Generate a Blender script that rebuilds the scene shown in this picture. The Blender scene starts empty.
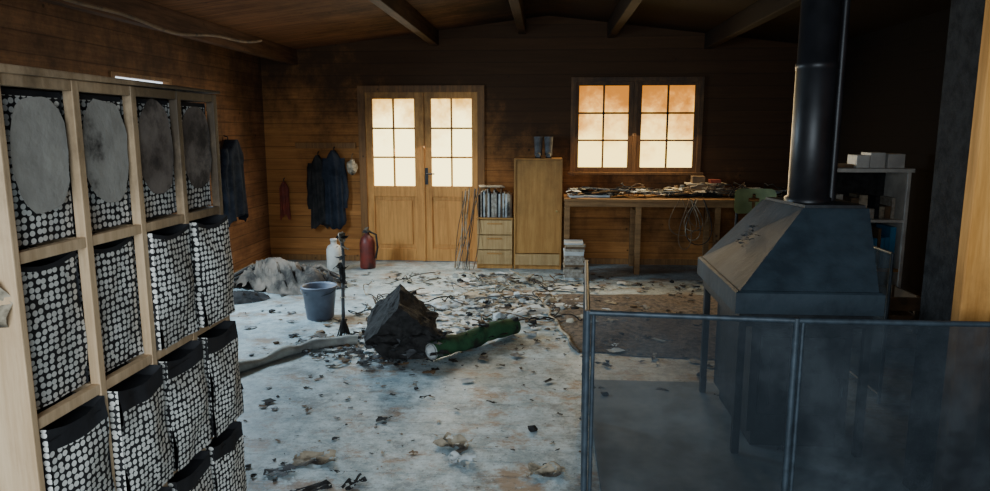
import bpy, bmesh, math, random
from mathutils import Vector, Matrix, noise, Euler
R = random.Random(7)

# ------------------------------------------------------------ materials
def newmat(name):
    m = bpy.data.materials.new(name); m.use_nodes = True
    nt = m.node_tree; nt.nodes.clear()
    out = nt.nodes.new('ShaderNodeOutputMaterial')
    return m, nt, out
class NT:
    def __init__(s, nt): s.nt = nt
    def n(s, t, **kw):
        x = s.nt.nodes.new(t)
        for k, v in kw.items(): setattr(x, k, v)
        return x
    def l(s, a, b): s.nt.links.new(a, b)
    def put(s, sock, v):
        if isinstance(v, bpy.types.NodeSocket): s.l(v, sock)
        else: sock.default_value = v
    def math(s, op, a, b=0.0, clamp=False):
        x = s.n('ShaderNodeMath', operation=op, use_clamp=clamp)
        s.put(x.inputs[0], a); s.put(x.inputs[1], b); return x.outputs[0]
    def mix(s, f, a, b):
        x = s.n('ShaderNodeMix', data_type='RGBA')
        s.put(x.inputs[0], f)
        for i, v in ((6, a), (7, b)):
            if isinstance(v, tuple): v = (*v[:3], 1.0)
            s.put(x.inputs[i], v)
        return x.outputs[2]
    def smooth(s, v, lo, hi):
        x = s.n('ShaderNodeMapRange', interpolation_type='SMOOTHSTEP')
        s.put(x.inputs[0], v); x.inputs[1].default_value = lo; x.inputs[2].default_value = hi
        return x.outputs[0]
    def coord(s): return s.n('ShaderNodeTexCoord').outputs['Object']
    def mapping(s, v, sc=(1,1,1), loc=(0,0,0)):
        x = s.n('ShaderNodeMapping'); s.l(v, x.inputs[0])
        x.inputs['Scale'].default_value = sc; x.inputs['Location'].default_value = loc
        return x.outputs[0]
    def noise(s, v, scale=5, detail=4, rough=.6):
        x = s.n('ShaderNodeTexNoise'); s.l(v, x.inputs['Vector'])
        x.inputs['Scale'].default_value = scale; x.inputs['Detail'].default_value = detail
        x.inputs['Roughness'].default_value = rough
        return x.outputs['Fac']
    def bsdf(s, out, col, rough=.6, metal=0, bump=None, bs=.3, bd=.01, spec=.5):
        p = s.n('ShaderNodeBsdfPrincipled')
        if isinstance(col, tuple): col = (*col[:3], 1)
        s.put(p.inputs['Base Color'], col); s.put(p.inputs['Roughness'], rough)
        p.inputs['Metallic'].default_value = metal
        p.inputs['Specular IOR Level'].default_value = spec
        if bump is not None:
            b = s.n('ShaderNodeBump'); b.inputs['Strength'].default_value = bs
            b.inputs['Distance'].default_value = bd
            s.l(bump, b.inputs['Height']); s.l(b.outputs[0], p.inputs['Normal'])
        s.l(p.outputs[0], out.inputs[0]); return p

def simple(name, c1, c2=None, rough=.7, metal=0, scale=8, bs=.3, spec=.5, soot=0):
    m, nt, out = newmat(name); N = NT(nt); co = N.coord()
    c2 = c2 or tuple(x*.6 for x in c1)
    f = N.noise(co, scale, 5)
    col = N.mix(N.smooth(f, .3, .7), c1, c2)
    if soot:
        f2 = N.noise(co, 3, 6, .7)
        col = N.mix(N.smooth(f2, .62-soot*.3, .78-soot*.3), col, (.02,.016,.014))
    N.bsdf(out, col, rough, metal, N.noise(co, scale*3, 4), bs, .01, spec)
    return m

def wood(name, c1, c2, grain=(1,1,18), groove=None, pitch=.13, soot=(0,0,0,0), smax=.95, namp=.6, rough=.6,
         sootcol=(.014,.010,.008), gd=.5, spec=.25):
    m, nt, out = newmat(name); N = NT(nt); co = N.coord()
    sep = N.n('ShaderNodeSeparateXYZ'); N.l(co, sep.inputs[0])
    g = N.noise(N.mapping(co, grain), 2.2, 6, .65)
    col = N.mix(N.smooth(g, .3, .7), c1, c2)
    v = N.n('ShaderNodeTexVoronoi'); N.l(N.mapping(co, (1,1,1)), v.inputs['Vector']); v.inputs['Scale'].default_value = 4.5
    col = N.mix(N.math('SUBTRACT', 1.0, N.smooth(v.outputs['Distance'], .03, .09)), col, tuple(x*.3 for x in c2))
    bump = g
    if groove is not None:
        fr = N.math('FRACT', N.math('MULTIPLY', sep.outputs[groove], 1/pitch))
        gr = N.math('MULTIPLY', N.smooth(fr, 0.0, .06), N.math('SUBTRACT', 1.0, N.smooth(fr, .94, 1.0)))
        fl = N.math('FLOOR', N.math('MULTIPLY', sep.outputs[groove], 1/pitch))
        wn = N.n('ShaderNodeTexWhiteNoise', noise_dimensions='1D'); N.l(fl, wn.inputs['W'])
        col = N.mix(N.math('MULTIPLY', wn.outputs['Value'], .35), col, tuple(x*.4 for x in c2))
        col = N.mix(N.math('ADD', N.math('MULTIPLY', gr, gd), 1-gd), (.01,.006,.004), col)
        bump = N.math('ADD', N.math('MULTIPLY', g, .2), gr)
    kx, ky, kz, k0 = soot
    if any(soot):
        e = N.math('ADD', N.math('MULTIPLY', sep.outputs[0], kx), N.math('MULTIPLY', sep.outputs[2], kz))
        e = N.math('ADD', e, N.math('MULTIPLY', sep.outputs[1], ky)); e = N.math('ADD', e, k0)
        nz = N.noise(N.mapping(co, (1,1,.8)), 1.7, 8, .75)
        e = N.math('ADD', e, N.math('MULTIPLY', N.math('SUBTRACT', nz, .5), namp*2))
        f = N.math('MULTIPLY', N.smooth(e, 0, 1), smax)
        col = N.mix(f, col, sootcol)
    N.bsdf(out, col, rough, 0, bump, .25, .006, spec)
    return m

M = {}
M['wall_back'] = wood('charred_pine_back', (.52,.22,.065), (.34,.135,.04), (1,1,18), 2, .14, (.17,0,.64,-.12), .92, 1.0, .75, (.020,.013,.009), spec=.12)
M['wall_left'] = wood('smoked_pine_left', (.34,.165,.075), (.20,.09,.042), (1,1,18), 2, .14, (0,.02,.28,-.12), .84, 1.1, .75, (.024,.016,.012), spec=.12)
M['wall_right'] = wood('charred_pine_right', (.05,.03,.02), (.03,.018,.012), (1,1,18), 2, .14, (0,0,.5,.6), .98, .6, .9, (.010,.008,.007), spec=.05)
M['ceiling'] = wood('smoked_ceiling_boards', (.20,.09,.042), (.10,.045,.022), (1.2,14,1), 1, .12, (.26,.04,0,.62), .96, .8, .85, (.012,.009,.007), spec=.08)
M['beam'] = wood('charred_beam', (.11,.055,.03), (.05,.025,.015), (14,1,14), None, .1, (.2,0,0,.75), .92, .6, .8, (.012,.009,.007), spec=.1)
M['door'] = wood('pine_door', (.66,.32,.09), (.46,.205,.055), (14,14,1), None, .1, (0,0,.42,-.28), .82, .9)
M['frame'] = wood('pine_frame_sooted', (.30,.14,.045), (.17,.08,.028), (14,14,1), None, .1, (.1,0,.30,.05), .9, .7)
M['pine'] = wood('light_pine', (.60,.40,.18), (.45,.27,.11), (16,16,1), None, .1, (0,0,0,.2), .75, .5)
M['pine_post'] = wood('orange_pine', (.80,.38,.10), (.56,.24,.05), (12,12,1), None, .1, (0,0,-1.1,1.35), .93, .5)
M['rackwood'] = wood('rack_pine', (.66,.47,.29), (.48,.32,.18), (14,14,1), None, .1, (0,.55,.45,-1.30), .92, .9)
M['deskwood'] = wood('desk_wood', (.32,.175,.07), (.19,.10,.04), (1,14,14), None, .1, (.2,0,0,.35), .9, .7)
M['cab'] = wood('cabinet_board', (.52,.27,.078), (.39,.185,.05), (10,10,1), None, .1, (0,0,.4,0), .78, .7)
M['char'] = simple('char', (.014,.013,.013), (.035,.034,.034), .85, 0, 20, .8, .2)
M['charblue'] = simple('char_ash', (.03,.03,.034), (.11,.12,.13), .7, 0, 9, .8)
M['metal'] = simple('sooty_black_steel', (.012,.014,.017), (.028,.032,.037), .55, .2, 10, .2)
M['hood'] = simple('blue_tinted_hood_steel', (.016,.026,.036), (.036,.056,.074), .62, 0, 5, .4, .4)  # blue tint in the base colour stands in for reflected window light
M['pipe'] = simple('flue_steel', (.010,.010,.012), (.020,.020,.024), .42, .3, 6, .1)
M['fence'] = simple('fence_steel', (.025,.035,.045), (.05,.07,.09), .5, .3, 20, .1)
M['plate'] = simple('ash_covered_plate', (.12,.16,.185), (.24,.29,.32), .7, 0, 4, .3)
M['white'] = simple('dusty_white', (.70,.68,.62), (.45,.43,.40), .6, 0, 6, .2)
M['paper'] = simple('scorched_paper', (.46,.39,.29), (.24,.19,.12), .8, 0, 6, .3, soot=.6)
M['paperw'] = simple('ashy_paper', (.66,.70,.70), (.40,.43,.44), .8, 0, 9, .3, soot=.3)
M['cloth_grey'] = simple('ashy_cloth', (.18,.14,.11), (.07,.06,.05), .9, 0, 5, .5, soot=.5)
M['coat'] = simple('dark_coat', (.040,.037,.036), (.016,.016,.017), .95, 0, 8, .5, .1)
M['navy'] = simple('navy_cloth', (.030,.036,.050), (.012,.015,.022), .95, 0, 8, .5, .1)
M['redcloth'] = simple('red_cloth', (.26,.045,.025), (.10,.022,.015), .8, 0, 8, .3)
M['red'] = simple('red_paint', (.20,.025,.015), (.07,.015,.012), .5, 0, 9, .1, soot=.3)
M['bucket'] = simple('bucket_plastic', (.13,.15,.20), (.07,.08,.11), .5, 0, 5, .2)
M['bluep'] = simple('blue_plastic', (.05,.25,.48), (.03,.15,.30), .5, 0, 5, .2)
M['green'] = simple('chair_green', (.26,.32,.15), (.15,.19,.09), .6, 0, 5, .2)
M['greenroll'] = simple('scorched_green_mat', (.035,.10,.045), (.015,.035,.018), .8, 0, 6, .5, .2, soot=.45)
M['hose'] = simple('ash_cloth_roll', (.36,.37,.34), (.15,.155,.15), .8, 0, 8, .5)
M['brown'] = simple('scorched_card', (.18,.11,.055), (.07,.045,.028), .85, 0, 6, .4, soot=.3)
M['rug'] = simple('burnt_rug', (.20,.15,.11), (.05,.042,.037), .95, 0, 26, 1.0)
M['grey'] = simple('grey_felt', (.36,.34,.30), (.24,.225,.20), .9, 0, 6, .4, soot=.1)
M['greyburnt'] = simple('scorched_felt', (.20,.165,.14), (.08,.06,.05), .9, 0, 6, .4, soot=.5)
M['magazine'] = simple('magazines', (.45,.42,.36), (.22,.18,.14), .7, 0, 30, .3)
M['brass'] = simple('brass', (.4,.3,.1), None, .4, .8)

def floor_mat():
    m, nt, out = newmat('ashy_floorboards'); N = NT(nt); co = N.coord()
    sep = N.n('ShaderNodeSeparateXYZ'); N.l(co, sep.inputs[0])
    g = N.noise(N.mapping(co, (1,16,1)), 2, 6, .6)
    wcol = N.mix(N.smooth(g, .3, .7), (.34,.24,.17), (.22,.15,.10))
    ash = N.mix(N.smooth(N.noise(co, 6, 10, .8), .36, .64), (.21,.30,.34), (.58,.69,.73))
    p = N.noise(N.mapping(co, (1,1.3,1)), 2.2, 11, .78)
    col = N.mix(N.smooth(p, .38, .50), wcol, ash)
    d = N.noise(N.mapping(co, (1,1,1), (5,3,0)), 2.8, 11, .8)
    col = N.mix(N.math('MULTIPLY', N.smooth(d, .51, .63), .60), col, (.09,.10,.10))
    sp = N.noise(co, 45, 6, .75)
    col = N.mix(N.math('MULTIPLY', N.smooth(sp, .55, .64), .65), col, (.055,.055,.052))
    sp2 = N.noise(N.mapping(co, (1,1,1), (9,9,0)), 24, 8, .8)
    col = N.mix(N.math('MULTIPLY', N.smooth(sp2, .57, .65), .55), col, (.74,.82,.85))
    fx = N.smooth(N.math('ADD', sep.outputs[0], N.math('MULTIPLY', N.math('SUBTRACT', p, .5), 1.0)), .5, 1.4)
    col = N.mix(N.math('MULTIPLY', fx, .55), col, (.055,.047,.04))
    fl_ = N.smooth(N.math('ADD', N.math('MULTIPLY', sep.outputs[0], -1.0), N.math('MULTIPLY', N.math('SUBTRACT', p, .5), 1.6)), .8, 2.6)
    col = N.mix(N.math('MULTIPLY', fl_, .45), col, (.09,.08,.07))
    pitch = .145
    u = N.math('MULTIPLY', sep.outputs[1], 1/pitch)
    fr = N.math('FRACT', u)
    gr = N.smooth(fr, 0, .045)
    wn = N.n('ShaderNodeTexWhiteNoise', noise_dimensions='1D'); N.l(N.math('FLOOR', u), wn.inputs['W'])
    col = N.mix(N.math('MULTIPLY', wn.outputs['Value'], .20), col, (.10,.085,.07))
    ga = N.smooth(N.noise(co, 2.2, 4), .42, .6)
    gm = N.math('ADD', gr, N.math('MULTIPLY', N.math('SUBTRACT', 1.0, ga), .7), True)
    col = N.mix(N.math('ADD', N.math('MULTIPLY', gm, .5), .5), (.07,.065,.06), col)
    rough = N.math('ADD', .30, N.math('MULTIPLY', d, .4))
    N.bsdf(out, col, rough, 0, N.math('ADD', N.math('MULTIPLY', sp, .5), N.math('MULTIPLY', gr, .5)), .4, .006, .5)
    return m
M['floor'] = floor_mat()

def dots_mat():
    m, nt, out = newmat('dotted_fabric'); N = NT(nt); co = N.coord()
    sep = N.n('ShaderNodeSeparateXYZ'); N.l(co, sep.inputs[0])
    cb = N.n('ShaderNodeCombineXYZ')
    N.l(N.math('MULTIPLY', N.math('ADD', sep.outputs[0], sep.outputs[1]), .80), cb.inputs[0])
    N.l(sep.outputs[2], cb.inputs[1])
    v = N.n('ShaderNodeTexVoronoi', voronoi_dimensions='2D', feature='F1')
    N.l(cb.outputs[0], v.inputs['Vector']); v.inputs['Scale'].default_value = 54
    v.inputs['Randomness'].default_value = .34
    f = N.math('SUBTRACT', 1.0, N.smooth(v.outputs['Distance'], .37, .43))
    big = N.noise(co, 3, 4)
    w = N.mix(N.smooth(big, .35, .7), (.74,.72,.67), (.46,.44,.40))
    col = N.mix(f, (.018,.017,.018), w)
    N.bsdf(out, col, .85, 0, N.noise(co, 12, 3), .3, .01, .2)
    return m
M['dots'] = dots_mat()
M['blackfab'] = simple('black_fabric', (.018,.018,.02), (.03,.03,.033), .9, 0, 6, .3, .15)

def pane_mat(name, z0, z1, low, top, s0, s1):
    m, nt, out = newmat(name); N = NT(nt); co = N.coord()
    sep = N.n('ShaderNodeSeparateXYZ'); N.l(co, sep.inputs[0])
    nz = N.noise(co, 2.6, 6, .7)
    e = N.math('ADD', sep.outputs[2], N.math('MULTIPLY', N.math('SUBTRACT', nz, .5), 1.3))
    f = N.smooth(e, z0, z1)
    col = N.mix(f, low, top)
    em = N.n('ShaderNodeEmission'); N.l(col, em.inputs[0])
    N.l(N.math('ADD', s0, N.math('MULTIPLY', f, s1-s0)), em.inputs[1])
    gl = N.n('ShaderNodeBsdfPrincipled'); gl.inputs['Base Color'].default_value = (.2,.12,.05,1); gl.inputs['Roughness'].default_value = .4
    gl.inputs['Specular IOR Level'].default_value = .1
    ad = N.n('ShaderNodeAddShader'); N.l(em.outputs[0], ad.inputs[0]); N.l(gl.outputs[0], ad.inputs[1])
    N.l(ad.outputs[0], out.inputs[0]); return m
M['pane_door'] = pane_mat('sooted_daylit_glass_door', 1.45, 2.25, (1,.84,.36), (1,.48,.05), 4.6, 1.5)
M['pane_win'] = pane_mat('sooted_daylit_glass_window', 1.25, 2.1, (1,.74,.22), (1,.32,.015), 3.8, .85)
M['pane_left'] = pane_mat('daylit_glass_left', 2.4, 3.0, (.75,.88,1), (.75,.88,1), 2.0, 2.0)

def mesh_screen():
    m, nt, out = newmat('wire_mesh'); N = NT(nt); co = N.coord()
    tr = N.n('ShaderNodeBsdfTransparent')
    d = N.n('ShaderNodeBsdfDiffuse')
    N.l(N.mix(N.smooth(N.noise(co, 2.2, 6, .7), .4, .7), (.022,.028,.034), (.06,.072,.082)), d.inputs[0])
    sep = N.n('ShaderNodeSeparateXYZ'); N.l(co, sep.inputs[0])
    mx = N.n('ShaderNodeMixShader')
    # mesh is more opaque towards the right-hand panels
    f = N.math('ADD', N.math('ADD', .40, N.math('MULTIPLY', sep.outputs[0], .12)), N.math('MULTIPLY', N.noise(co, 2.5, 6, .7), .28), True)
    N.l(f, mx.inputs[0]); N.l(tr.outputs[0], mx.inputs[1]); N.l(d.outputs[0], mx.inputs[2])
    N.l(mx.outputs[0], out.inputs[0]); return m
M['mesh'] = mesh_screen()

# ------------------------------------------------------------ builder
class B:
    def __init__(s, name, world=False):
        s.name = name; s.bm = bmesh.new(); s.mats = []; s.world = world
    def mi(s, k):
        if k not in s.mats: s.mats.append(k)
        return s.mats.index(k)
    def add(s, verts, faces, mat, smooth=False):
        vs = [s.bm.verts.new(v) for v in verts]; i = s.mi(mat)
        for f in faces:
            try:
                fc = s.bm.faces.new([vs[k] for k in f]); fc.material_index = i; fc.smooth = smooth
            except ValueError: pass
        return s
    def box(s, lo, hi, mat, rot=None, bev=0.0, jit=0):
        c = Vector([(a+b)/2 for a, b in zip(lo, hi)]); h = [abs(b-a)/2 for a, b in zip(lo, hi)]
        bev = min(bev, min(h)*.45)
        tmp = bmesh.new(); bmesh.ops.create_cube(tmp, size=1)
        for v in tmp.verts:
            v.co = Vector((v.co.x*2*h[0], v.co.y*2*h[1], v.co.z*2*h[2]))
            if jit: v.co += Vector((R.uniform(-jit,jit), R.uniform(-jit,jit), R.uniform(-jit,jit)))
        if bev > 0:
            bmesh.ops.bevel(tmp, geom=tmp.edges[:], offset=bev, segments=2, affect='EDGES', profile=.6)
        m = Matrix.Translation(c)
        if rot: m = m @ Euler(rot).to_matrix().to_4x4()
        s.merge(tmp, m, mat); return s
    def merge(s, tmp, m, mat, smooth=False):
        tmp.verts.index_update()
        s.add([m @ v.co for v in tmp.verts], [[v.index for v in f.verts] for f in tmp.faces], mat, smooth)
        tmp.free()
    def tube(s, pts, r, mat, seg=10, cap=True):
        pts = [Vector(p) for p in pts]; n = len(pts)
        rs = r if isinstance(r, (list, tuple)) else [r]*n
        verts = []; up = None
        for i, p in enumerate(pts):
            t = (pts[min(i+1, n-1)] - pts[max(i-1, 0)]).normalized()
            if up is None: up = t.orthogonal().normalized()
            up = (up - t*up.dot(t))
            up = up.normalized() if up.length > 1e-5 else t.orthogonal().normalized()
            sd = t.cross(up)
            for k in range(seg):
                a = 2*math.pi*k/seg
                verts.append(p + (up*math.cos(a)+sd*math.sin(a))*rs[i])
        faces = []
        for i in range(n-1):
            for k in range(seg):
                a = i*seg+k; b = i*seg+(k+1) % seg
                faces.append((a, b, b+seg, a+seg))
        s.add(verts, faces, mat, True)
        if cap:
            s.add([verts[k] for k in range(seg)][::-1], [list(range(seg))], mat)
            s.add(verts[-seg:], [list(range(seg))], mat)
        return s
    def lathe(s, c, prof, mat, seg=28):
        verts = []; faces = []
        for (r, z) in prof:
            for k in range(seg):
                a = 2*math.pi*k/seg
                verts.append((c[0]+r*math.cos(a), c[1]+r*math.sin(a), c[2]+z))
        for i in range(len(prof)-1):
            for k in range(seg):
                a = i*seg+k; b = i*seg+(k+1) % seg
                faces.append((a, b, b+seg, a+seg))
        return s.add(verts, faces, mat, True)
    def grid(s, fn, nu, nv, mat, smooth=True, keep=None):
        verts = [fn(i/nu, j/nv) for j in range(nv+1) for i in range(nu+1)]
        faces = []
        for j in range(nv):
            for i in range(nu):
                if keep and not keep((i+.5)/nu, (j+.5)/nv): continue
                a = j*(nu+1)+i; faces.append((a, a+1, a+nu+2, a+nu+1))
        return s.add(verts, faces, mat, smooth)
    def blob(s, c, sc, mat, amp=.35, sub=2, seed=0):
        tmp = bmesh.new(); bmesh.ops.create_icosphere(tmp, subdivisions=sub, radius=1)
        for v in tmp.verts:
            k = 1+amp*noise.noise(v.co*1.7+Vector((seed, seed*.7, 0)))*2
            v.co = Vector((v.co.x*sc[0]*k, v.co.y*sc[1]*k, v.co.z*sc[2]*k))
        s.merge(tmp, Matrix.Translation(c), mat); return s
    def shard(s, c, size, mat, flat=.25):
        n = 3; sd = R.random()*100; a = R.random()*6.28; ca, sa = math.cos(a), math.sin(a)
        ar = R.uniform(.25, 1)
        vs = []
        for j in range(n+1):
            for i in range(n+1):
                x = (i/n-.5)*size + R.uniform(-.12,.12)*size; y = ((j/n-.5)*size + R.uniform(-.12,.12)*size)*ar
                z = (noise.noise(Vector((i*.9+sd, j*.9, sd)))*.5+.5)*size*flat
                vs.append((c[0]+x*ca-y*sa, c[1]+x*sa+y*ca, c[2]+z))
        fs = [(j*(n+1)+i, j*(n+1)+i+1, (j+1)*(n+1)+i+1, (j+1)*(n+1)+i) for j in range(n) for i in range(n)
              if R.random() > .12]
        s.add(vs, fs, mat)
    def done(s):
        loose = [v for v in s.bm.verts if not v.link_faces]
        if loose: bmesh.ops.delete(s.bm, geom=loose, context='VERTS')
        bmesh.ops.recalc_face_normals(s.bm, faces=s.bm.faces[:])
        o = Vector((0,0,0))
        if not s.world:
            xs = [v.co for v in s.bm.verts]
            o = Vector(((min(v.x for v in xs)+max(v.x for v in xs))/2, (min(v.y for v in xs)+max(v.y for v in xs))/2, min(v.z for v in xs)))
            for v in s.bm.verts: v.co -= o
        me = bpy.data.meshes.new(s.name); s.bm.to_mesh(me); s.bm.free()
        for k in s.mats: me.materials.append(M[k])
        ob = bpy.data.objects.new(s.name, me); ob.location = o
        bpy.context.collection.objects.link(ob)
        return ob

# ------------------------------------------------------------ room shell
XL, XR, YF, YB = -3.43, 3.1, -1.6, 8.4
def ceil_z(x): return 2.9 - .12*abs(x)
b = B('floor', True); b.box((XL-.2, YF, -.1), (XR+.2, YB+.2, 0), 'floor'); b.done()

b = B('wall_back', True)
T = .12
DX0, DX1, DZ = -2.21, -.79, 2.07
WX0, WX1, WZ0, WZ1 = .31, 1.76, 1.11, 2.165
def wb(x0, x1, z0, z1): b.box((x0, YB, z0), (x1, YB+T, z1), 'wall_back')
wb(XL, DX0, 0, 2.95); wb(DX0, DX1, DZ, 2.95); wb(DX1, WX0, 0, 2.95)
wb(WX0, WX1, 0, WZ0); wb(WX0, WX1, WZ1, 2.95); wb(WX1, XR, 0, 2.95)
b.done()
b = B('wall_left', True)
LY0, LY1, LZ0, LZ1 = 5.40, 6.30, .9, 2.055
def wl(y0, y1, z0, z1): b.box((XL-T, y0, z0), (XL, y1, z1), 'wall_left')
wl(YF, LY0, 0, 2.6); wl(LY1, YB, 0, 2.6); wl(LY0, LY1, 0, LZ0); wl(LY0, LY1, LZ1, 2.6)
b.done()
b = B('wall_right', True); b.box((XR, YF, 0), (XR+T, YB, 2.7), 'wall_right'); b.done()
b = B('ceiling', True)
for x0, x1 in ((XL-.15, 0), (0, XR+.15)):
    z0, z1 = ceil_z(x0), ceil_z(x1)
    b.add([(x0,YF,z0),(x1,YF,z1),(x1,YB+.15,z1),(x0,YB+.15,z0),(x0,YF,z0+.1),(x1,YF,z1+.1),(x1,YB+.15,z1+.1),(x0,YB+.15,z0+.1)],
          [(0,1,2,3),(4,5,6,7),(0,1,5,4),(1,2,6,5),(2,3,7,6),(3,0,4,7)], 'ceiling')
b.done()
for i, x in enumerate((-3.02, -1.32, -.3, .72, 1.82)):
    b = B('ceiling_beam', True); z = ceil_z(x)
    b.box((x-.045, YF, z-.17), (x+.045, YB-.002, z+.005), 'beam', bev=.008); b.done()
b = B('wall_partition', True)
b.box((1.745, 2.82, 0), (XR-.001, 2.98, ceil_z(2.4)-.03), 'pine_post'); b.done()
b = B('trim_1', True); b.box((1.628, 2.80, 0), (1.745, 2.86, ceil_z(1.7)-.03), 'pine_post', bev=.006)
b.box((1.632, 2.86, 0), (1.745, 3.10, ceil_z(1.7)-.03), 'char', bev=.004); b.done()
b = B('baseboard_back', True)
for x0, x1 in ((XL, DX0-.06), (DX1+.06, XR)): b.box((x0, YB-.02, 0), (x1, YB, .07), 'frame', bev=.004)
b.done()
b = B('baseboard_left', True); b.box((XL, YF, 0), (XL+.02, YB-.02, .07), 'frame', bev=.004); b.done()

# ------------------------------------------------------------ doors / windows
def leaf(name, x0, x1, lo, hi):
    b = B(name, True); y0, y1 = YB-.01, YB+.045
    z0, z1 = .01, DZ; st = .095
    b.box((lo,y0,z0),(x0+st,y1,z1),'door',bev=.004); b.box((x1-st,y0,z0),(hi,y1,z1),'door',bev=.004)
    b.box((x0+st,y0,z0),(x1-st,y1,.16),'door',bev=.006); b.box((x0+st,y0,1.965),(x1-st,y1,z1),'door',bev=.006)
    b.box((x0+st,y0,.80),(x1-st,y1,.93),'door',bev=.006)
    b.box((x0+st,y0+.02,.16),(x1-st,y1-.01,.80),'door')
    b.box((x0+st+.04,y0+.006,.21),(x1-st-.04,y0+.025,.75),'door',bev=.012)
    b.box((x0+st,y0+.03,.93),(x1-st,y0+.036,1.965),'pane_door')
    xm = (x0+x1)/2
    b.box((xm-.011,y0+.004,.93),(xm+.011,y0+.034,1.965),'door',bev=.003)
    for k in (1,2):
        z = .93+(1.965-.93)*k/3
        b.box((x0+st,y0+.004,z-.011),(x1-st,y0+.034,z+.011),'door',bev=.003)
    return b
b = leaf('door_1', -2.185, -1.49, DX0+.001, -1.484); b.done()
b = leaf('door_2', -1.475, -.80, -1.482, DX1-.001)
b.box((-1.462, YB-.016, .95), (-1.425, YB-.009, 1.15), 'metal', bev=.002)
b.tube([(-1.443, YB-.016, 1.08), (-1.443, YB-.06, 1.08), (-1.34, YB-.06, 1.08)], .009, 'metal'); b.done()
b = B('trim_2', True)
b.box((DX0-.05,YB-.03,0),(DX0+.035,YB-.011,DZ+.05),'frame',bev=.005); b.box((DX1-.035,YB-.03,0),(DX1+.05,YB-.011,DZ+.05),'frame',bev=.005)
b.box((DX0+.035,YB-.03,DZ-.03),(DX1-.035,YB-.011,DZ+.05),'frame',bev=.005)
b.box((-1.500,YB-.03,0.01),(-1.466,YB-.011,2.04),'door',bev=.004); b.done()
def window(name, x0, x1, z0, z1):
    b = B(name, True); y0 = YB-.005; f = .056
    b.box((x0-f,y0,z0-f),(x0,y0+.06,z1+f),'frame',bev=.004); b.box((x1,y0,z0-f),(x1+f,y0+.06,z1+f),'frame',bev=.004)
    b.box((x0,y0,z0-f),(x1,y0+.06,z0),'frame',bev=.004); b.box((x0,y0,z1),(x1,y0+.06,z1+f),'frame',bev=.004)
    b.box((x0,y0+.035,z0),(x1,y0+.041,z1),'pane_win')
    xm = (x0+x1)/2; b.box((xm-.011,y0+.012,z0),(xm+.011,y0+.036,z1),'frame')
    for k in (1,2):
        z = z0+(z1-z0)*k/3; b.box((x0,y0+.012,z-.011),(x1,y0+.036,z+.011),'frame')
    return b.done()
window('window_1', .37, .945, 1.165, 2.11)
window('window_2', 1.095, 1.70, 1.165, 2.11)
b = B('trim_3', True)
b.box((WX0-.035,YB-.03,WZ0-.05),(WX0+.02,YB-.006,WZ1+.04),'frame',bev=.004); b.box((WX1-.02,YB-.03,WZ0-.05),(WX1+.035,YB-.006,WZ1+.04),'frame',bev=.004)
b.box((WX0+.02,YB-.03,WZ1-.015),(WX1-.02,YB-.006,WZ1+.04),'frame',bev=.004); b.box((WX0-.06,YB-.07,WZ0-.03),(WX1+.06,YB-.006,WZ0),'frame',bev=.004)
b.box((1.0,YB-.03,WZ0),(1.04,YB+.05,WZ1-.015),'frame'); b.done()
b = B('window_3', True)
x = XL
b.box((x-.07,LY0,LZ0),(x+.015,LY0+.05,LZ1),'frame'); b.box((x-.07,LY1-.05,LZ0),(x+.015,LY1,LZ1),'frame')
b.box((x-.07,LY0+.05,LZ0),(x+.015,LY1-.05,LZ0+.07),'frame'); b.box((x-.07,LY0+.05,LZ1-.03),(x+.015,LY1-.05,LZ1),'frame')
b.box((x-.05,LY0+.05,LZ0+.07),(x-.045,LY1-.05,LZ1-.03),'pane_left'); b.done()

# ------------------------------------------------------------ storage rack with dotted fabric boxes
X0 = -1.29; XBk = -1.66; YN, YFR = 1.60, 2.69
ZL = [0.0, .436, .869, 1.302, 1.735]; cw = (YFR-YN)/4
b = B('storage_rack', True)
for i in range(5):
    y = YN+cw*i
    if i == 0:
        b.box((XBk,y-.022,0),(X0+.004,y,1.735),'rackwood',bev=.003)
    else:
        b.box((X0-.03,y-.014,0),(X0,y+.014,1.735),'rackwood',bev=.003)
        b.box((XBk,y-.014,0),(XBk+.03,y+.014,1.735),'rackwood',bev=.003)
for j, z in enumerate(ZL):
    zz = max(z, .03)
    b.box((X0-.028,YN,zz-.03),(X0-.002,YFR,zz),'rackwood',bev=.003)
    b.box((XBk,YN,zz-.03),(XBk+.03,YFR,zz),'rackwood',bev=.003)
    for i in range(5):
        y = YN+cw*i; b.box((XBk+.03,y-.01 if i else y,zz-.028),(X0-.03,y+.01,zz-.002),'rackwood')
b.box((XBk-.02,YN-.03,1.737),(X0+.012,YFR+.03,1.752),'rackwood',bev=.003, jit=.004)
b.done()
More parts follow.
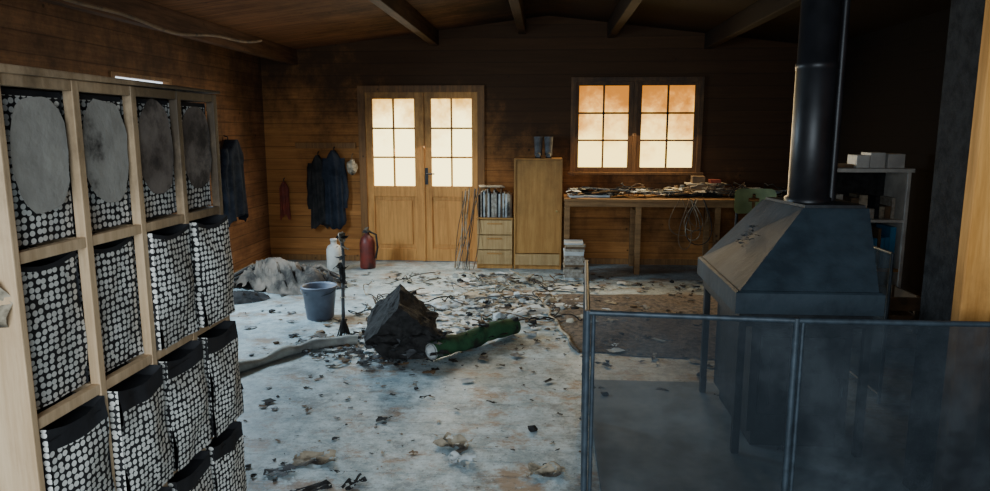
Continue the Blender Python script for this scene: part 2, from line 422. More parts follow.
def dotted_box(i, j, out, oval=False):
    b = B('fabric_storage_box', True)
    y0 = YN+cw*i+.016; y1 = YN+cw*(i+1)-.016
    z0 = ZL[j]+.006; z1 = ZL[j+1]-.034
    if j == 0: z0 = .034
    xf = X0+out if out > 0 else X0-.034; xb = XBk+.035
    sd = i*3.1+j*7.7
    def front(u, v):
        y = y0+(y1-y0)*u; z = z0+(z1-z0)*v
        bulge = .020*math.sin(math.pi*u)*math.sin(math.pi*min(1,v*1.1)) * (1 if out > 0 else .3)
        top = -.022*math.sin(math.pi*u)*max(0, (v-.6)/.4) if j < 3 else 0
        return (xf+bulge+.014*noise.noise(Vector((u*3+sd, v*3, 0)))+(out*.35*(1-v) if out > 0 else 0), y, z+top)
    split = .84 if j < 2 else .96
    b.grid(lambda u, v: front(u, v*split), 8, 10, 'dots')
    b.grid(lambda u, v: front(u, split+v*(1-split)), 8, 2, 'blackfab')
    for y in (y0, y1):
        b.add([(xf,y,z0),(xb,y,z0),(xb,y,z1),(xf,y,z1)], [(0,1,2,3)], 'dots' if y == y0 else 'blackfab')
    b.add([(xf,y0,z0),(xb,y0,z0),(xb,y1,z0),(xf,y1,z0)], [(0,1,2,3)], 'blackfab')
    b.add([(xb,y0,z0),(xb,y1,z0),(xb,y1,z1),(xb,y0,z1)], [(0,1,2,3)], 'blackfab')
    b.grid(lambda u, v: (xf+(xb-xf)*v, y0+(y1-y0)*u, z1-.035-.03*math.sin(math.pi*u)*math.sin(math.pi*v)), 4, 4, 'blackfab')
    if oval:
        cy, cz = (y0+y1)/2, (z0+z1)/2+.035; n = 30
        pts = []
        for k in range(n):
            a = 2*math.pi*k/n; e = .72
            ca = math.copysign(abs(math.cos(a))**e, math.cos(a)); sa = math.copysign(abs(math.sin(a))**e, math.sin(a))
            pts.append((xf+.020, cy+(y1-y0)*.43*ca*(1+.14*noise.noise(Vector((a*2, sd, 0)))), cz+(z1-z0)*.38*sa*(1+.16*noise.noise(Vector((a*1.5, sd, 2))))))
        b.add(pts, [list(range(n))], 'grey' if i in (0, 1) else 'greyburnt')
    b.done()
outs = {3:[0,0,0,0], 2:[0,0,.015,.03], 1:[.01,.03,.03,.035], 0:[.025,.03,.03,.03]}
for j in outs:
    for i in range(4): dotted_box(i, j, outs[j][i], oval=(j == 3))
b = B('fabric_strap', True)
b.grid(lambda u, v: (-1.37+.05*u+.02*math.sin(v*3), 1.569-.012*math.sin(v*9+u), 1.24-.12*v), 3, 8, 'paper'); b.done()

def garment(b, cx, cy, ztop, w, h, mat, axis='x', depth=.10, sleeves=True, seed=0):
    def pos(s, d, z):
        return (cx+s, cy-d, z) if axis == 'x' else (cx+d, cy+s, z)
    n = 56; m = 22; verts = []; faces = []
    for j in range(m+1):
        v = j/m; z = ztop-h*v
        ww = w*(.16+.84*min(1, (v/.20)**.8)) * (1-.16*math.sin(v*2.6)+.12*v)
        for i in range(n):
            a = 2*math.pi*i/n
            fold = 1+.30*math.sin(a*9+seed+v*1.5)*min(1, v*2)+.12*math.sin(a*4+v*5+seed)
            s_ = ww/2*math.cos(a); d = depth/2+depth/2*math.sin(a)*fold*.9
            zz = z + (.05*math.sin(a*2+seed)+.015*math.sin(a*9+seed))*(v**3)
            verts.append(pos(s_, max(d, .003), zz))
    for j in range(m):
        for i in range(n):
            a = j*n+i; c = j*n+(i+1) % n; faces.append((a, c, c+n, a+n))
    b.add(verts, faces, mat, True)
    b.add(verts[:n], [list(range(n))], mat); b.add(verts[-n:], [list(range(n))], mat)
    if sleeves:
        for sg in (-1, 1):
            pts = []; rs = []
            for k in range(10):
                t = k/9
                pts.append(pos(sg*(w*.36+.04*math.sin(t*2.2)), depth*.45+.012*math.sin(t*8), ztop-.10-h*.66*t)); rs.append(.040-.012*t+.006*math.sin(t*17+seed))
            b.tube(pts, rs, mat, 12)
    b.tube([pos(0, .0, ztop+.04), pos(0, .04, ztop+.03), pos(0, .045, ztop-.01)], .006, 'metal', 6)
    return b
b = B('hanging_coats'); garment(b, -2.76, 8.385, 1.30, .22, .84, 'coat', depth=.12); garment(b, -2.56, 8.385, 1.36, .26, .90, 'navy', depth=.14, seed=2); b.done()
garment(B('hanging_scarf'), -3.20, 8.385, .98, .13, .42, 'redcloth', depth=.07, sleeves=False, seed=4).done()
garment(B('work_jacket'), XL+.002, 7.30, 1.50, .46, .85, 'navy', axis='y', depth=.16, seed=5).done()
b = B('wall_bag'); b.blob((-2.34, 8.33, 1.16), (.06,.05,.09), 'paper', .2, 3, 3); b.tube([(-2.34,8.39,1.32),(-2.34,8.34,1.30),(-2.34,8.335,1.2)], .006, 'brown'); b.done()
b = B('trim_4', True); b.box((-3.05,YB-.022,1.38),(-2.3,YB-.001,1.45),'frame',bev=.004); b.done()

# ------------------------------------------------------------ furniture along back wall
b = B('drawer_unit')
x0, x1, y0, y1, h = -.80, -.385, 8.0, 8.36, .58
b.box((x0,y0+.02,.0),(x0+.018,y1,h),'cab'); b.box((x1-.018,y0+.02,0),(x1,y1,h),'cab')
b.box((x0-.005,y0,h),(x1+.005,y1,h+.018),'cab',bev=.003); b.box((x0+.018,y1-.01,.0),(x1-.018,y1,h),'cab'); b.box((x0+.018,y0+.03,.0),(x1-.018,y0+.045,.05),'cab')
for k in range(3):
    z = .055+k*.175
    b.box((x0+.004,y0,z),(x1-.004,y0+.018,z+.165),'pine',bev=.003)
    b.box((x0+.12,y0-.012,z+.12),(x1-.12,y0,z+.135),'cab',bev=.002)
b.done()
b = B('magazine_files')
x = -.79
while x < -.41:
    w = R.uniform(.010,.024); hh = R.uniform(.25,.33)
    b.box((x,8.04,.6),(x+w-.001,8.30,.6+hh), R.choice(['magazine','paper','brown','paperw','char','magazine']), rot=(0,R.uniform(-.02,.02),0)); x += w
b.box((-.78,8.06,.945),(-.50,8.28,.957),'paper',rot=(0,.02,.2)); b.done()
b = B('tall_cabinet')
x0, x1, y0, y1, h = -.37, .18, 8.0, 8.37, 1.26
b.box((x0,y0,0),(x0+.02,y1,h),'cab',bev=.002); b.box((x1-.02,y0,0),(x1,y1,h),'cab',bev=.002)
b.box((x0,y0,h),(x1,y1,h+.02),'cab',bev=.002); b.box((x0+.02,y1-.01,0),(x1-.02,y1,h),'cab')
b.box((x0+.02,y0+.015,.19),(x1-.02,y0+.032,h-.003),'cab',bev=.002)
b.box((x0+.02,y0-.0,.05),(x1-.02,y0+.02,.18),'pine',bev=.003); b.box((x0+.02,y0+.03,0),(x1-.02,y0+.05,.05),'cab')
b.box((x0+.02,y0+.04,.16),(x1-.02,y1-.01,.18),'cab')
b.tube([(x1-.06,y0+.015,.68),(x1-.06,y0-.005,.68)], .012, 'brass'); b.done()
def boot(x, y, z):
    b = B('burnt_boot')
    b.tube([(x,y,z+.03),(x,y-.005,z+.08),(x,y,z+.16),(x,y+.005,z+.24)], [.045,.042,.047,.052], 'charblue', 14)
    b.tube([(x,y+.03,z+.032),(x,y-.03,z+.034),(x,y-.1,z+.034),(x,y-.15,z+.03)], [.032,.032,.032,.020], 'charblue', 12)
    b.box((x-.035,y-.16,z),(x+.035,y+.05,z+.014),'char',bev=.006); b.done()
boot(-.10, 8.22, 1.282); boot(.02, 8.22, 1.282)
b = B('magazine_stack')
z = 0
while z < .40:
    t = R.uniform(.012,.03); dx = R.uniform(-.012,.012); dy = R.uniform(-.015,.015)
    b.box((.205+dx,7.46+dy,z),(.41+dx,7.72+dy,z+t-.002), R.choice(['magazine','paperw','paper','brown','magazine']), rot=(0,0,R.uniform(-.06,.06))); z += t
b.done()
b = B('workbench')
b.box((.20,7.75,.82),(3.08,8.37,.85),'deskwood',bev=.004)
for x in (.235, 1.02, 1.88, 2.95):
    b.box((x-.03,7.78,0),(x+.03,7.84,.76),'deskwood',bev=.004)
    b.box((x-.03,8.28,0),(x+.03,8.34,.76),'deskwood',bev=.004)
    b.box((x-.025,7.84,.70),(x+.025,8.28,.76),'deskwood')
b.box((.205,7.785,.76),(3.05,7.81,.82),'deskwood',bev=.003); b.box((.205,8.31,.76),(3.05,8.335,.82),'deskwood'); b.done()
b = B('workbench_clutter')
for k in range(130):
    x = R.uniform(.3,2.9); y = R.uniform(7.86,8.22); z = .853+R.uniform(0,.05)
    b.shard((x,y,z), R.uniform(.06,.2), R.choice(['paper','paperw','char','charblue','brown','char','magazine']), .4)
for k in range(50):
    x = R.uniform(.45,2.7); y = R.uniform(7.9,8.15); a = R.uniform(-.5,.5); L = R.uniform(.08,.26); z = .875+R.uniform(0,.08)
    b.box((x-L,y-.010,z),(x+L,y+.010,z+.010), R.choice(['paper','brown','char','char','deskwood','charblue']), rot=(0,R.uniform(-.12,.12),a))
for k in range(9):
    x = R.uniform(.6,2.6); pts = [(x+.22*(t-.5)+.05*math.sin(t*9+k), 8.0+.08*math.sin(t*6+k), .87+.14*math.sin(t*math.pi)*R.uniform(.8,1.1)) for t in [q/14 for q in range(15)]]
    b.tube(pts, .006, R.choice(['char','paper','brown']), 6)
b.box((.25,7.9,.853),(.7,8.15,.875),'paperw',rot=(0,0,.1)); b.box((.33,7.95,.875),(.72,8.2,.90),'char',rot=(0,0,-.1))
b.done()
b = B('toolbox'); b.box((1.62,8.1,.90),(2.02,8.3,.985),'brown',bev=.008); b.box((1.60,8.09,.985),(2.04,8.31,1.0),'paper',bev=.004); b.box((1.64,8.12,.853),(2.0,8.28,.90),'char'); b.box((1.66,8.13,1.0),(1.80,8.25,1.08),'brown',bev=.004); b.box((1.86,8.13,1.0),(1.98,8.25,1.04),'redcloth',bev=.004); b.done()
b = B('glass_jars')
for k, x in enumerate((1.42,1.50,1.57,2.15,2.24)):
    b.lathe((x,8.26,.853), [(.0,0),(.033,0),(.035,.01),(.035,.07+.01*(k%3)),(.026,.085+.01*(k%3)),(.026,.10+.01*(k%3)),(0,.10+.01*(k%3))], R.choice(['paper','brown','charblue']), 14)
b.done()
b = B('hanging_cables')
for k in range(6):
    x = 1.55+R.uniform(-.12,.12); pts = []; w_ = R.uniform(.06,.13)*(1 if k % 2 else -1)
    for t in range(21):
        u = t/20; pts.append((x+w_*math.sin(u*math.pi*2)+u*.08, 7.735-.02*math.sin(u*3)-k*.006, .86-(.30+.05*k)*math.sin(u*math.pi)))
    b.tube(pts, .005, R.choice(['paper','char','brown']), 6)
b.done()
b = B('burnt_cable_bundle')
for k in range(12):
    x = -.88+R.uniform(-.06,.08); pts = []; a_ = R.uniform(.02,.06); f_ = R.uniform(2,5); bx_ = R.uniform(.0,.16)
    for t in range(22):
        u = t/21; pts.append((x+a_*math.sin(u*f_+k)-bx_*u, 8.10-.012*k-.10*u, max(.01,.92-.94*u+.02*math.sin(u*9+k))))
    b.tube(pts, .005, R.choice(['char','paper','charblue','brown']), 6)
b.done()
b = B('cardboard_box')
x0,x1,y0,y1,h = 2.05,2.55,7.9,8.25,.36
for lo, hi in (((x0,y0,0),(x1,y0+.006,h)),((x0,y1-.006,0),(x1,y1,h)),((x0,y0,0),(x0+.006,y1,h)),((x1-.006,y0,0),(x1,y1,h)),((x0,y0,0),(x1,y1,.006))): b.box(lo,hi,'brown')
b.box((x0-.01,y0-.14,h-.02),(x1-.02,y0+.0,h-.012),'brown',rot=(.5,0,0)); b.done()

b = B('green_chair')
cx, cy = 2.08, 7.0
for sx in (-.17,.17):
    b.tube([(cx+sx,cy-.17,0),(cx+sx*.95,cy-.16,.44)], .016, 'metal'); b.tube([(cx+sx,cy+.19,0),(cx+sx,cy+.17,.45),(cx+sx*.9,cy+.2,.98)], .016, 'metal')
b.box((cx-.2,cy-.2,.44),(cx+.2,cy+.2,.47),'green',bev=.01)
def back(u, v):
    x = cx+(u-.5)*.40; z = .77+v*.25; return (x, cy+.18+.05*(2*u-1)**2*-1+.0, z)
def keep(u, v):
    x = abs(u-.5); y = abs(v-.5)
    if (x > .36 and y > .36 and (x-.36)**2+(y-.36)**2 > .0169): return False
    return not ((x < .045 and y < .30) or (x < .14 and abs(v-.55) < .075))
for off in (0, .018):
    b.grid(lambda u, v, o=off: (back(u,v)[0], back(u,v)[1]+o, back(u,v)[2]), 44, 30, 'green', keep=keep)
b.done()

# right-hand shelf unit
b = B('shelf_unit')
x0, x1, y0, y1 = 2.24, 2.86, 5.74, 6.12
b.box((x1-.025,y0,0),(x1,y1,1.27),'white',bev=.003); b.box((x0,y0,0),(x0+.025,y1,1.27),'cab',bev=.003)
b.box((x0-.02,y0-.01,1.27),(x1+.02,y1,1.30),'white',bev=.004)
for z in (.06,.47,.87): b.box((x0+.025,y0+.01,z),(x1-.025,y1,z+.022),'cab' if z < .8 else 'white',bev=.002)
b.box((x0+.025,y1-.008,.06),(x1-.025,y1,1.27),'char'); b.done()
b = B('shelf_books')
x = 2.45
while x < 2.80:
    w = R.uniform(.02,.05); hh = R.uniform(.22,.34); b.box((x,5.79,.494),(x+w-.003,6.05,.494+hh), R.choice(['bluep','bluep','bluep','brown']),bev=.002); x += w
x = 2.30
while x < 2.8:
    w = R.uniform(.03,.07); hh = R.uniform(.06,.2); b.box((x,5.82,.894),(x+w-.004,6.03,.894+hh), R.choice(['magazine','redcloth','brown','char','paper']),bev=.002); x += w
b.done()
b = B('white_cartons')
for a0,a1,hh in ((2.46,2.56,.10),(2.565,2.68,.12),(2.70,2.83,.11)): b.box((a0,5.80,1.302),(a1,5.98,1.302+hh),'white',bev=.004)
b.box((2.27,5.8,1.302),(2.44,6.0,1.33),'brown',bev=.003); b.done()
b = B('storage_crate')
for z in (0,.14,.28):
    b.box((2.15,5.2,z+.01),(2.75,5.215,z+.11),'brown'); b.box((2.15,5.6,z+.01),(2.75,5.615,z+.11),'brown')
    b.box((2.15,5.215,z+.01),(2.165,5.6,z+.11),'brown'); b.box((2.735,5.215,z+.01),(2.75,5.6,z+.11),'brown')
for x in (2.165,2.715):
    for y in (5.215,5.58): b.box((x,y,0),(x+.02,y+.02,.40),'brown')
b.box((2.165,5.215,.0),(2.735,5.6,.012),'brown'); b.done()

# ------------------------------------------------------------ wood stove with hood and flue
b = B('wood_stove')
PZ = .014
bx = [(.90,3.30),(1.58,3.30),(1.70,4.25),(.92,4.25)]
tx = [(1.33,3.72),(1.66,3.72),(1.66,4.18),(1.26,4.18)]
def ring(pts, z): return [(p[0],p[1],z) for p in pts]
def loft(levels, mat, caps=True):
    n = 4; vs = [v for l in levels for v in l]; fs = []
    for i in range(len(levels)-1):
        for k in range(n): a = i*n+k; c = i*n+(k+1) % n; fs.append((a,c,c+n,a+n))
    if caps: fs += [(0,1,2,3), tuple(range((len(levels)-1)*n, len(levels)*n))]
    b.add(vs, fs, mat)
def inset(pts, d):
    c = Vector((sum(p[0] for p in pts)/4, sum(p[1] for p in pts)/4)); r = []
    for p in pts:
        v = Vector(p)-c; r.append((c.x+v.x-math.copysign(d, v.x), c.y+v.y-math.copysign(d, v.y)))
    return r
loft([ring(inset(bx,.02),.845), ring(tx,1.20)], 'hood')
loft([ring(bx,.74), ring(bx,.84), ring(inset(bx,.012),.848)], 'hood')
loft([ring(inset(bx,.03),.67), ring(inset(bx,.03),.74)], 'metal')
loft([ring(inset(tx,-.012),1.20), ring(inset(tx,-.012),1.215)], 'metal')
body = [(1.02,3.42),(1.50,3.42),(1.58,4.12),(1.02,4.12)]
loft([ring(body,.10), ring(body,.67)], 'metal')
loft([ring(inset(body,-.03),PZ), ring(inset(body,-.03),.10)], 'metal')
b.box((1.06,3.395,.20),(1.46,3.42,.60),'metal',bev=.006); b.box((1.11,3.388,.25),(1.41,3.396,.55),'pipe',bev=.004)
b.tube([(1.44,3.39,.40),(1.44,3.35,.40),(1.44,3.35,.32)], .008, 'fence')
for x, y in ((.95,3.36),(1.54,3.36),(.97,4.18),(1.64,4.18)): b.box((x-.018,y-.018,PZ),(x+.018,y+.018,.68),'metal',bev=.004)
def slope(u, v):
    a = Vector((.92,3.32,.85)).lerp(Vector((.94,4.23,.85)), u); c = Vector((1.33,3.72,1.20)).lerp(Vector((1.26,4.18,1.20)), u); return a.lerp(c, v)
for k in range(30):
    u_, v_ = R.gauss(.55,.07), R.gauss(.50,.09); p = slope(u_, v_); b.shard((p.x, p.y, p.z), R.uniform(.012,.035), R.choice(['char','charblue','charblue','char']), .6)
fc = (1.43,3.95)
b.lathe((fc[0],fc[1],1.215), [(.120,0),(.120,.02),(.104,.03),(.104,.70),(.107,.702),(.107,.735),(.101,.74),(.100,1.505)], 'pipe', 32)
b.tube([(fc[0]+.14,fc[1]+.04,1.216),(fc[0]+.14,fc[1]+.04,2.70)], .022, 'pipe', 12)
b.done()
b = B('hearth_plate'); b.box((.26,2.74,.001),(1.80,4.35,.012),'plate',bev=.002); b.done()

b = B('fireguard_fence', True)
H = .90
P = [(.22,3.72),(.165,2.66),(.935,2.60),(1.72,2.60),(2.5,2.60)]
for i in range(4):
    p = Vector((*P[i],0)); q = Vector((*P[i+1],0)); up = Vector((0,0,1))
    for z in (.05, H): b.tube([p+up*z, q+up*z], .011, 'fence', 8)
    b.add([p+up*.05, q+up*.05, q+up*H, p+up*H], [(0,1,2,3)], 'mesh')
for i, p in enumerate(P):
    b.tube([(p[0],p[1],0),(p[0],p[1],H+.01)], .013, 'fence', 10)
    if i in (1, 2): b.tube([(p[0]+.024,p[1],.05),(p[0]+.024,p[1],H)], .008, 'fence', 8)
    b.blob((p[0],p[1],.015), (.025,.025,.015), 'fence', 0, 1)
b.done()
b = B('fireguard_side_panel', True)
p, q = Vector((1.98,4.1,0)), Vector((1.98,4.9,0)); up = Vector((0,0,1))
for w in (p,q): b.tube([w, w+up*H], .011,'fence',8)
for z in (.05,H): b.tube([p+up*z,q+up*z], .011,'fence',8)
b.add([p+up*.05,q+up*.05,q+up*H,p+up*H],[(0,1,2,3)],'mesh'); b.done()

# ------------------------------------------------------------ floor objects
def mound(name, cx, cy, w, d, h, mat, rot=0, fx=4, fy=9, nu=70, nv=50, seed=0):
    b = B(name); ca, sa = math.cos(rot), math.sin(rot)
    def fn(u, v):
        x, y = (u-.5), (v-.5)
        rr = math.sqrt((2*x)**2+(2*y)**2)/(1+.25*noise.noise(Vector((math.atan2(y,x)*1.2, seed, 0))))
        f = max(0, 1-rr**2.2)
        wx = x+.25*noise.noise(Vector((x*3,y*3,seed+9)))
        nz = noise.noise(Vector((wx*fx, (y+.5*x)*fy, seed)))
        k = (1-abs(nz)*3.0)
        big = .5+noise.noise(Vector((x*2.5, y*2.5, seed+5)))
        z = h*f**.55*max(.08, .60*k+.50*big)
        X, Y = x*w*(1+.1*nz), y*d
        return (cx+X*ca-Y*sa, cy+X*sa+Y*ca, .004+z)
    def kp(u, v):
        x, y = 2*(u-.5), 2*(v-.5)
        return x*x+y*y < 1.0+.3*noise.noise(Vector((math.atan2(y,x)*1.5, seed+2, 0)))
    b.grid(fn, nu, nv, mat, keep=kp); return b
b = mound('crumpled_tarpaulin', -2.68, 7.0, 1.25, .85, .30, 'cloth_grey', -.3, 5, 13, seed=1)
for k in range(9):
    x = -2.9+R.uniform(-.3,.6); a = R.uniform(-.5,.3); b.tube([(x-.3*math.cos(a), 6.85+R.uniform(-.15,.2), .02+R.uniform(.0,.05)), (x, 6.95, .14+R.uniform(0,.10)), (x+.3*math.cos(a), 7.0+R.uniform(-.1,.15), .04+R.uniform(0,.08))], [.012,.018,.012], R.choice(['cloth_grey','brown','char']), 7)
b.done()
mound('burnt_rag', -2.90, 6.3, .55, .35, .10, 'coat', .5, 4, 8, seed=9).done()
b = B('plastic_bucket')
c = (-1.93, 5.73, 0)
b.lathe(c, [(0,.004),(.105,.004),(.11,.0),(.115,.01),(.142,.26),(.150,.265),(.153,.285),(.146,.290),(.137,.275),(.11,.02),(0,.02)], 'bucket', 36)
hp = [(c[0]+.15*math.cos(a), c[1]-.03-.10*math.sin(a), .27-.05*math.sin(a)) for a in [math.pi*k/14 for k in range(15)]]
b.tube(hp, .004, 'fence', 6); b.done()
b = B('white_canister')
b.lathe((-2.42,7.75,0), [(0,0),(.08,0),(.085,.01),(.085,.25),(.07,.29),(.035,.31),(.035,.35),(.04,.352),(.04,.375),(0,.377)], 'white', 24); b.done()
b = B('fire_extinguisher')
c = (-2.08,7.95,0)
b.lathe(c, [(0,0),(.085,0),(.09,.015),(.09,.30),(.075,.36),(.035,.39),(.025,.41),(.025,.43),(0,.43)], 'red', 24)
b.box((c[0]-.03,c[1]-.09,.43),(c[0]+.03,c[1]+.03,.445),'metal'); b.box((c[0]-.02,c[1]-.10,.46),(c[0]+.02,c[1]+.02,.47),'metal',rot=(.2,0,0))
b.tube([(c[0]+.03,c[1],.43),(c[0]+.11,c[1]-.02,.40),(c[0]+.125,c[1]-.02,.25),(c[0]+.10,c[1]-.03,.12)], .012,'char',8); b.done()
b = B('burnt_broom')
b.tube([(-1.585,5.25,.02),(-1.585,5.26,.30),(-1.575,5.28,.62),(-1.585,5.28,.80)], [.016,.014,.012,.014], 'charblue', 8)
for k in range(7):
    b.shard((-1.585+R.uniform(-.02,.02),5.26,.74-.08*k), .09, R.choice(['char','paper','hose']), .9)
b.blob((-1.585,5.28,.78), (.03,.03,.04), 'paper', .4, 2, 4); b.blob((-1.585,5.26,.48), (.022,.022,.08), 'char', .4, 2, 8)
for k in range(30):
    a = R.random()*6.28; b.tube([(-1.585,5.25,.16),(-1.585+.05*math.cos(a),5.25+.05*math.sin(a),.0)], .005, 'char', 5)
b.done()
b = B('burnt_upholstered_box')
tmp = bmesh.new(); bmesh.ops.create_cube(tmp, size=1); bmesh.ops.subdivide_edges(tmp, edges=tmp.edges[:], cuts=13, use_grid_fill=True)
m = Matrix.Translation((-1.02,4.84,.19)) @ Euler((.30,.74,.40)).to_matrix().to_4x4()
for v in tmp.verts:
    v.co = Vector((v.co.x*.39, v.co.y*.40, v.co.z*.35))
    v.co += noise.noise_vector(v.co*6)*.030 + noise.noise_vector(v.co*20)*.016 + noise.noise_vector(v.co*55)*.006
    wv = m @ v.co
    if wv.z < .004:
        wv.z = .004; v.co = m.inverted() @ wv
b.merge(tmp, m, 'char')
for k in range(60):
    b.shard((-1.0+R.uniform(-.30,.30),4.72+R.uniform(-.22,.25),.01+R.uniform(0,.16)), R.uniform(.05,.15), R.choice(['char','char','charblue']), .6)
b.done()
b = B('rolled_green_mat')
p0, p1 = Vector((-.79,4.66,.075)), Vector((-.24,5.36,.08)); pts = []; rs = []
for k in range(22):
    t = k/21; p = p0.lerp(p1, t); p.z += .008*math.sin(t*11); pts.append(p); rs.append(.068+.014*noise.noise(Vector((t*9,2,0))))
b.tube(pts, rs, 'greenroll', 20, cap=False)
d = (p1-p0).normalized()
for q, sg in ((p0,-1),(p1,1)):
    sp = []
    for k in range(60):
        a = k*.42; r = .006+.056*k/59; sd = d.cross(Vector((0,0,1))); sp.append(q+d*sg*.001+sd*math.cos(a)*r+Vector((0,0,1))*math.sin(a)*r)
    b.tube(sp, .0045, 'hose' if sg < 0 else 'char', 5)
b.blob(p0+d*.02, (.055,.055,.055), 'paperw', .1, 2); b.blob(p1-d*.02, (.065,.065,.065), 'char', .2, 2)
for k in range(22):
    t = R.uniform(.25,1); p = p0.lerp(p1, t); b.shard((p.x+R.uniform(-.07,.07), p.y+R.uniform(-.05,.05), .10+R.uniform(-.07,.05)), R.uniform(.05,.10), R.choice(['char','greenroll','char']), .5)
b.done()
b = B('rolled_cloth')
pts = []; rs = []
ctrl = [(-2.10,4.25),(-1.98,4.42),(-1.86,4.66),(-1.72,4.86),(-1.52,4.98),(-1.38,5.02)]
for i in range(len(ctrl)-1):
    for k in range(5):
        t = k/5; x = ctrl[i][0]*(1-t)+ctrl[i+1][0]*t; y = ctrl[i][1]*(1-t)+ctrl[i+1][1]*t
        r = .036+.020*noise.noise(Vector((x*7,y*5,0))); pts.append((x,y,r)); rs.append(r)
b.tube(pts, rs, 'hose', 14); b.done()
b = B('burnt_rug')
c4 = [(-.08,6.75),(2.3,6.85),(2.0,4.75),(.26,4.92)]
def rugf(u, v):
    a = Vector(c4[0]).lerp(Vector(c4[1]), u); c = Vector(c4[3]).lerp(Vector(c4[2]), u); p = c.lerp(a, v)
    e = min(u, 1-u, v, 1-v)
    p.x += .10*noise.noise(Vector((v*5,u*4,1))); p.y += .08*noise.noise(Vector((u*6,v*4,3)))
    return (p.x, p.y, .006+.018*max(0, noise.noise(Vector((u*9,v*9,0)))+.4)*min(1, e*14))
b.grid(rugf, 50, 40, 'rug')
ed = [rugf(0, k/24) for k in range(25)]
b.tube([(p[0]-.01, p[1], .014+.004*math.sin(k*1.3)) for k, p in enumerate(ed)], .012, 'paper', 8)
b.done()

b = B('charred_debris')
def scatter(regions, mats, smin, smax, flat=.35, blobs=0):
    for (cx, cy, rx, ry, n) in regions:
        for k in range(n):
            x = R.gauss(cx, rx*.5); y = R.gauss(cy, ry*.5)
            x = max(-3.2, min(2.8, x)); y = max(1.9, min(7.7, y))
            if x < -1.1 and y < 2.9: continue
            s_ = smin+(smax-smin)*R.random()**2
            if R.random() < blobs: b.blob((x,y,s_*.22), (s_*.5,s_*.4,s_*.25), R.choice(mats), .5, 1, k)
            else: b.shard((x,y,.003), s_, R.choice(mats), flat)
scatter([(-1.5,5.02,.50,.30,240),(-1.15,4.72,.5,.25,170),(-.5,6.3,1.0,.6,320),(-.9,5.6,.8,.5,150),(-.1,7.2,1.0,.6,190),
        (-1.2,7.3,1.2,.5,160),(-1.5,3.0,.5,.6,20),(0,5.2,2.0,2.0,180),(-2.2,5.8,1.0,1.2,60),
        (1.0,5.9,1.3,1.2,300),(.7,5.2,.7,.6,80),(1.6,7.2,1.2,.5,130)], ['char','char','charblue','charblue','brown'], .012, .085, .28, .10)
scatter([(-.6,3.6,1.6,1.4,130),(-1.2,3.6,.7,.8,60)], ['char','charblue','brown','paper'], .008, .045, .2, 0)
scatter([(-.3,6.4,.9,.5,190),(-1.3,5.0,.5,.3,90),(-.6,5.9,1.0,.7,140),(-.2,7.3,.9,.4,130),(.3,5.5,1.5,1.6,60)], ['paperw','hose','paperw','paper'], .02, .13, .24, .06)
for s in range(26):
    cx_, cy_ = R.uniform(-1.7,.2), R.uniform(5.6,7.5); a0 = R.random()*6; L = R.uniform(.3,.8); q1, q2 = R.uniform(4,9), R.uniform(4,9)
    pts = []
    for k in range(30):
        t = k/29; pts.append((cx_+L*(t-.5)*math.cos(a0)+.12*math.sin(t*q1+s), cy_+L*(t-.5)*math.sin(a0)+.12*math.cos(t*q2+s*2), .010+.04*abs(math.sin(t*9+s))))
    b.tube(pts, R.uniform(.004,.007), R.choice(['char','charblue','brown','paper']), 6)
def sheet(bb, x, y, w, h, rot, mat, curl=.05, seed=0):
    ca, sa = math.cos(rot), math.sin(rot)
    def fn(u, v):
        X, Y = (u-.5)*w*(1+.15*noise.noise(Vector((v*4,seed,0)))), (v-.5)*h*(1+.2*noise.noise(Vector((u*4,seed,3))))
        z = .006+curl*max(0, noise.noise(Vector((u*2.5+seed,v*2.5,0)))+.15)
        return (x+X*ca-Y*sa, y+X*sa+Y*ca, z)
    def kp(u, v): return noise.noise(Vector((u*5+seed*3, v*5, 7))) < .28
    bb.grid(fn, 14, 12, mat, keep=kp); return bb
for a_ in ((-.16,6.05,.40,.25,.7,'paperw',.05,5),(-.62,6.65,.35,.25,.2,'paper',.04,6),(.30,7.0,.5,.3,-.2,'paperw',.04,7),(-.9,6.2,.25,.18,.9,'paperw',.05,12),(-.35,5.75,.22,.16,.3,'paperw',.05,14),(.05,6.4,.3,.15,1.2,'hose',.05,15)):
    sheet(b, *a_)
b.done()
for a_ in ((-1.12,3.14,.20,.12,.2,'paper',.04,1),(-.46,3.36,.18,.13,-.5,'paper',.05,2),(.02,3.10,.17,.10,.1,'paper',.04,3),(-.40,3.20,.13,.08,.3,'paperw',.04,4)):
    sheet(B('scorched_paper'), *a_).done()
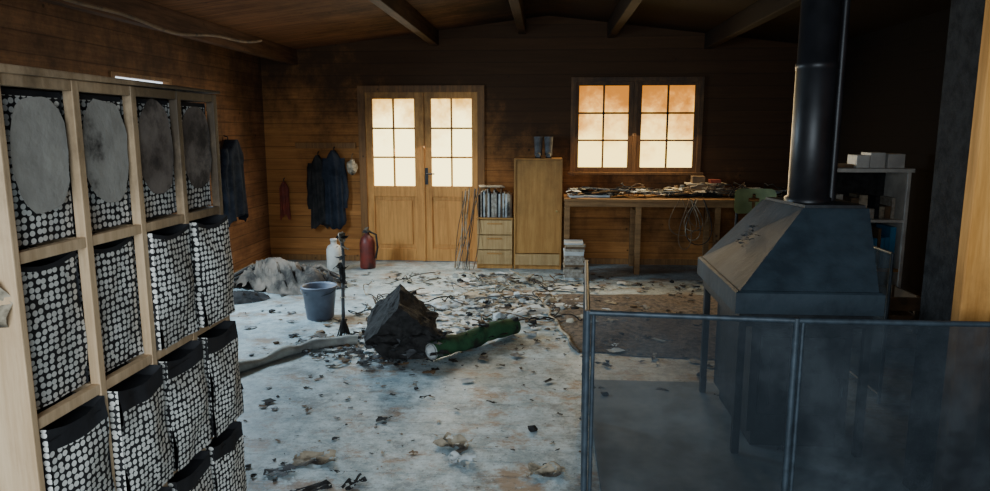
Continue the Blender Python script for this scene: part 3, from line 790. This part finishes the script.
for a_ in ((-1.04,2.86,.18,.07,.6,'char',.03,8),(-1.24,3.0,.14,.08,.1,'charblue',.03,9),(-.86,2.92,.12,.05,1.0,'char',.03,10),(-1.95,4.0,.14,.12,1.0,'char',.08,11)):
    sheet(B('charred_sheet'), *a_).done()
b = B('white_rag'); b.blob((.10,2.72,.03), (.05,.06,.03), 'paperw', .5, 2, 2); b.done()
b = B('sagging_cable', True)
b.tube([(-2.6, 2.8+3.6*t, 2.40-.12*math.sin(math.pi*t)+.015*math.sin(t*19)) for t in [k/30 for k in range(31)]], .012, 'brown', 8); b.done()

# ------------------------------------------------------------ lights
def area(name, loc, rot, sx, sy, e, col, spread=math.pi):
    l = bpy.data.lights.new(name, 'AREA'); l.shape = 'RECTANGLE'; l.size = sx; l.size_y = sy; l.energy = e; l.color = col; l.spread = spread
    o = bpy.data.objects.new(name, l); o.location = loc; o.rotation_euler = rot; bpy.context.collection.objects.link(o)
area('left_window_daylight', (XL+.03, 5.85, 1.45), (0, -math.radians(50), 0), .9, .8, 125, (.62,.84,1.0), math.radians(150))
area('door_daylight', (-1.5, YB-.06, 1.46), (-math.radians(55), 0, 0), 1.25, 1.0, 50, (1,.92,.76), math.radians(160))
area('window_daylight', (1.03, YB-.1, 1.64), (-math.radians(48), 0, 0), 1.3, .9, 42, (1,.74,.40), math.radians(175))
area('open_doorway_daylight', (-.2, YF+.05, 1.7), (math.radians(68), 0, 0), 2.4, 1.8, 105, (.80,.92,1.0), math.radians(130))

w = bpy.data.worlds.new('World'); bpy.context.scene.world = w; w.use_nodes = True
w.node_tree.nodes['Background'].inputs[0].default_value = (.66,.82,1,1)
w.node_tree.nodes['Background'].inputs[1].default_value = .38

# ------------------------------------------------------------ camera
cam = bpy.data.cameras.new('Camera'); co = bpy.data.objects.new('Camera', cam); bpy.context.collection.objects.link(co)
cam.sensor_width = 36; cam.lens = 700/990*36; cam.clip_start = .02
co.location = (0, 0, 1.6); co.rotation_euler = (math.radians(90-9.37), 0, math.radians(4.2))
bpy.context.scene.camera = co
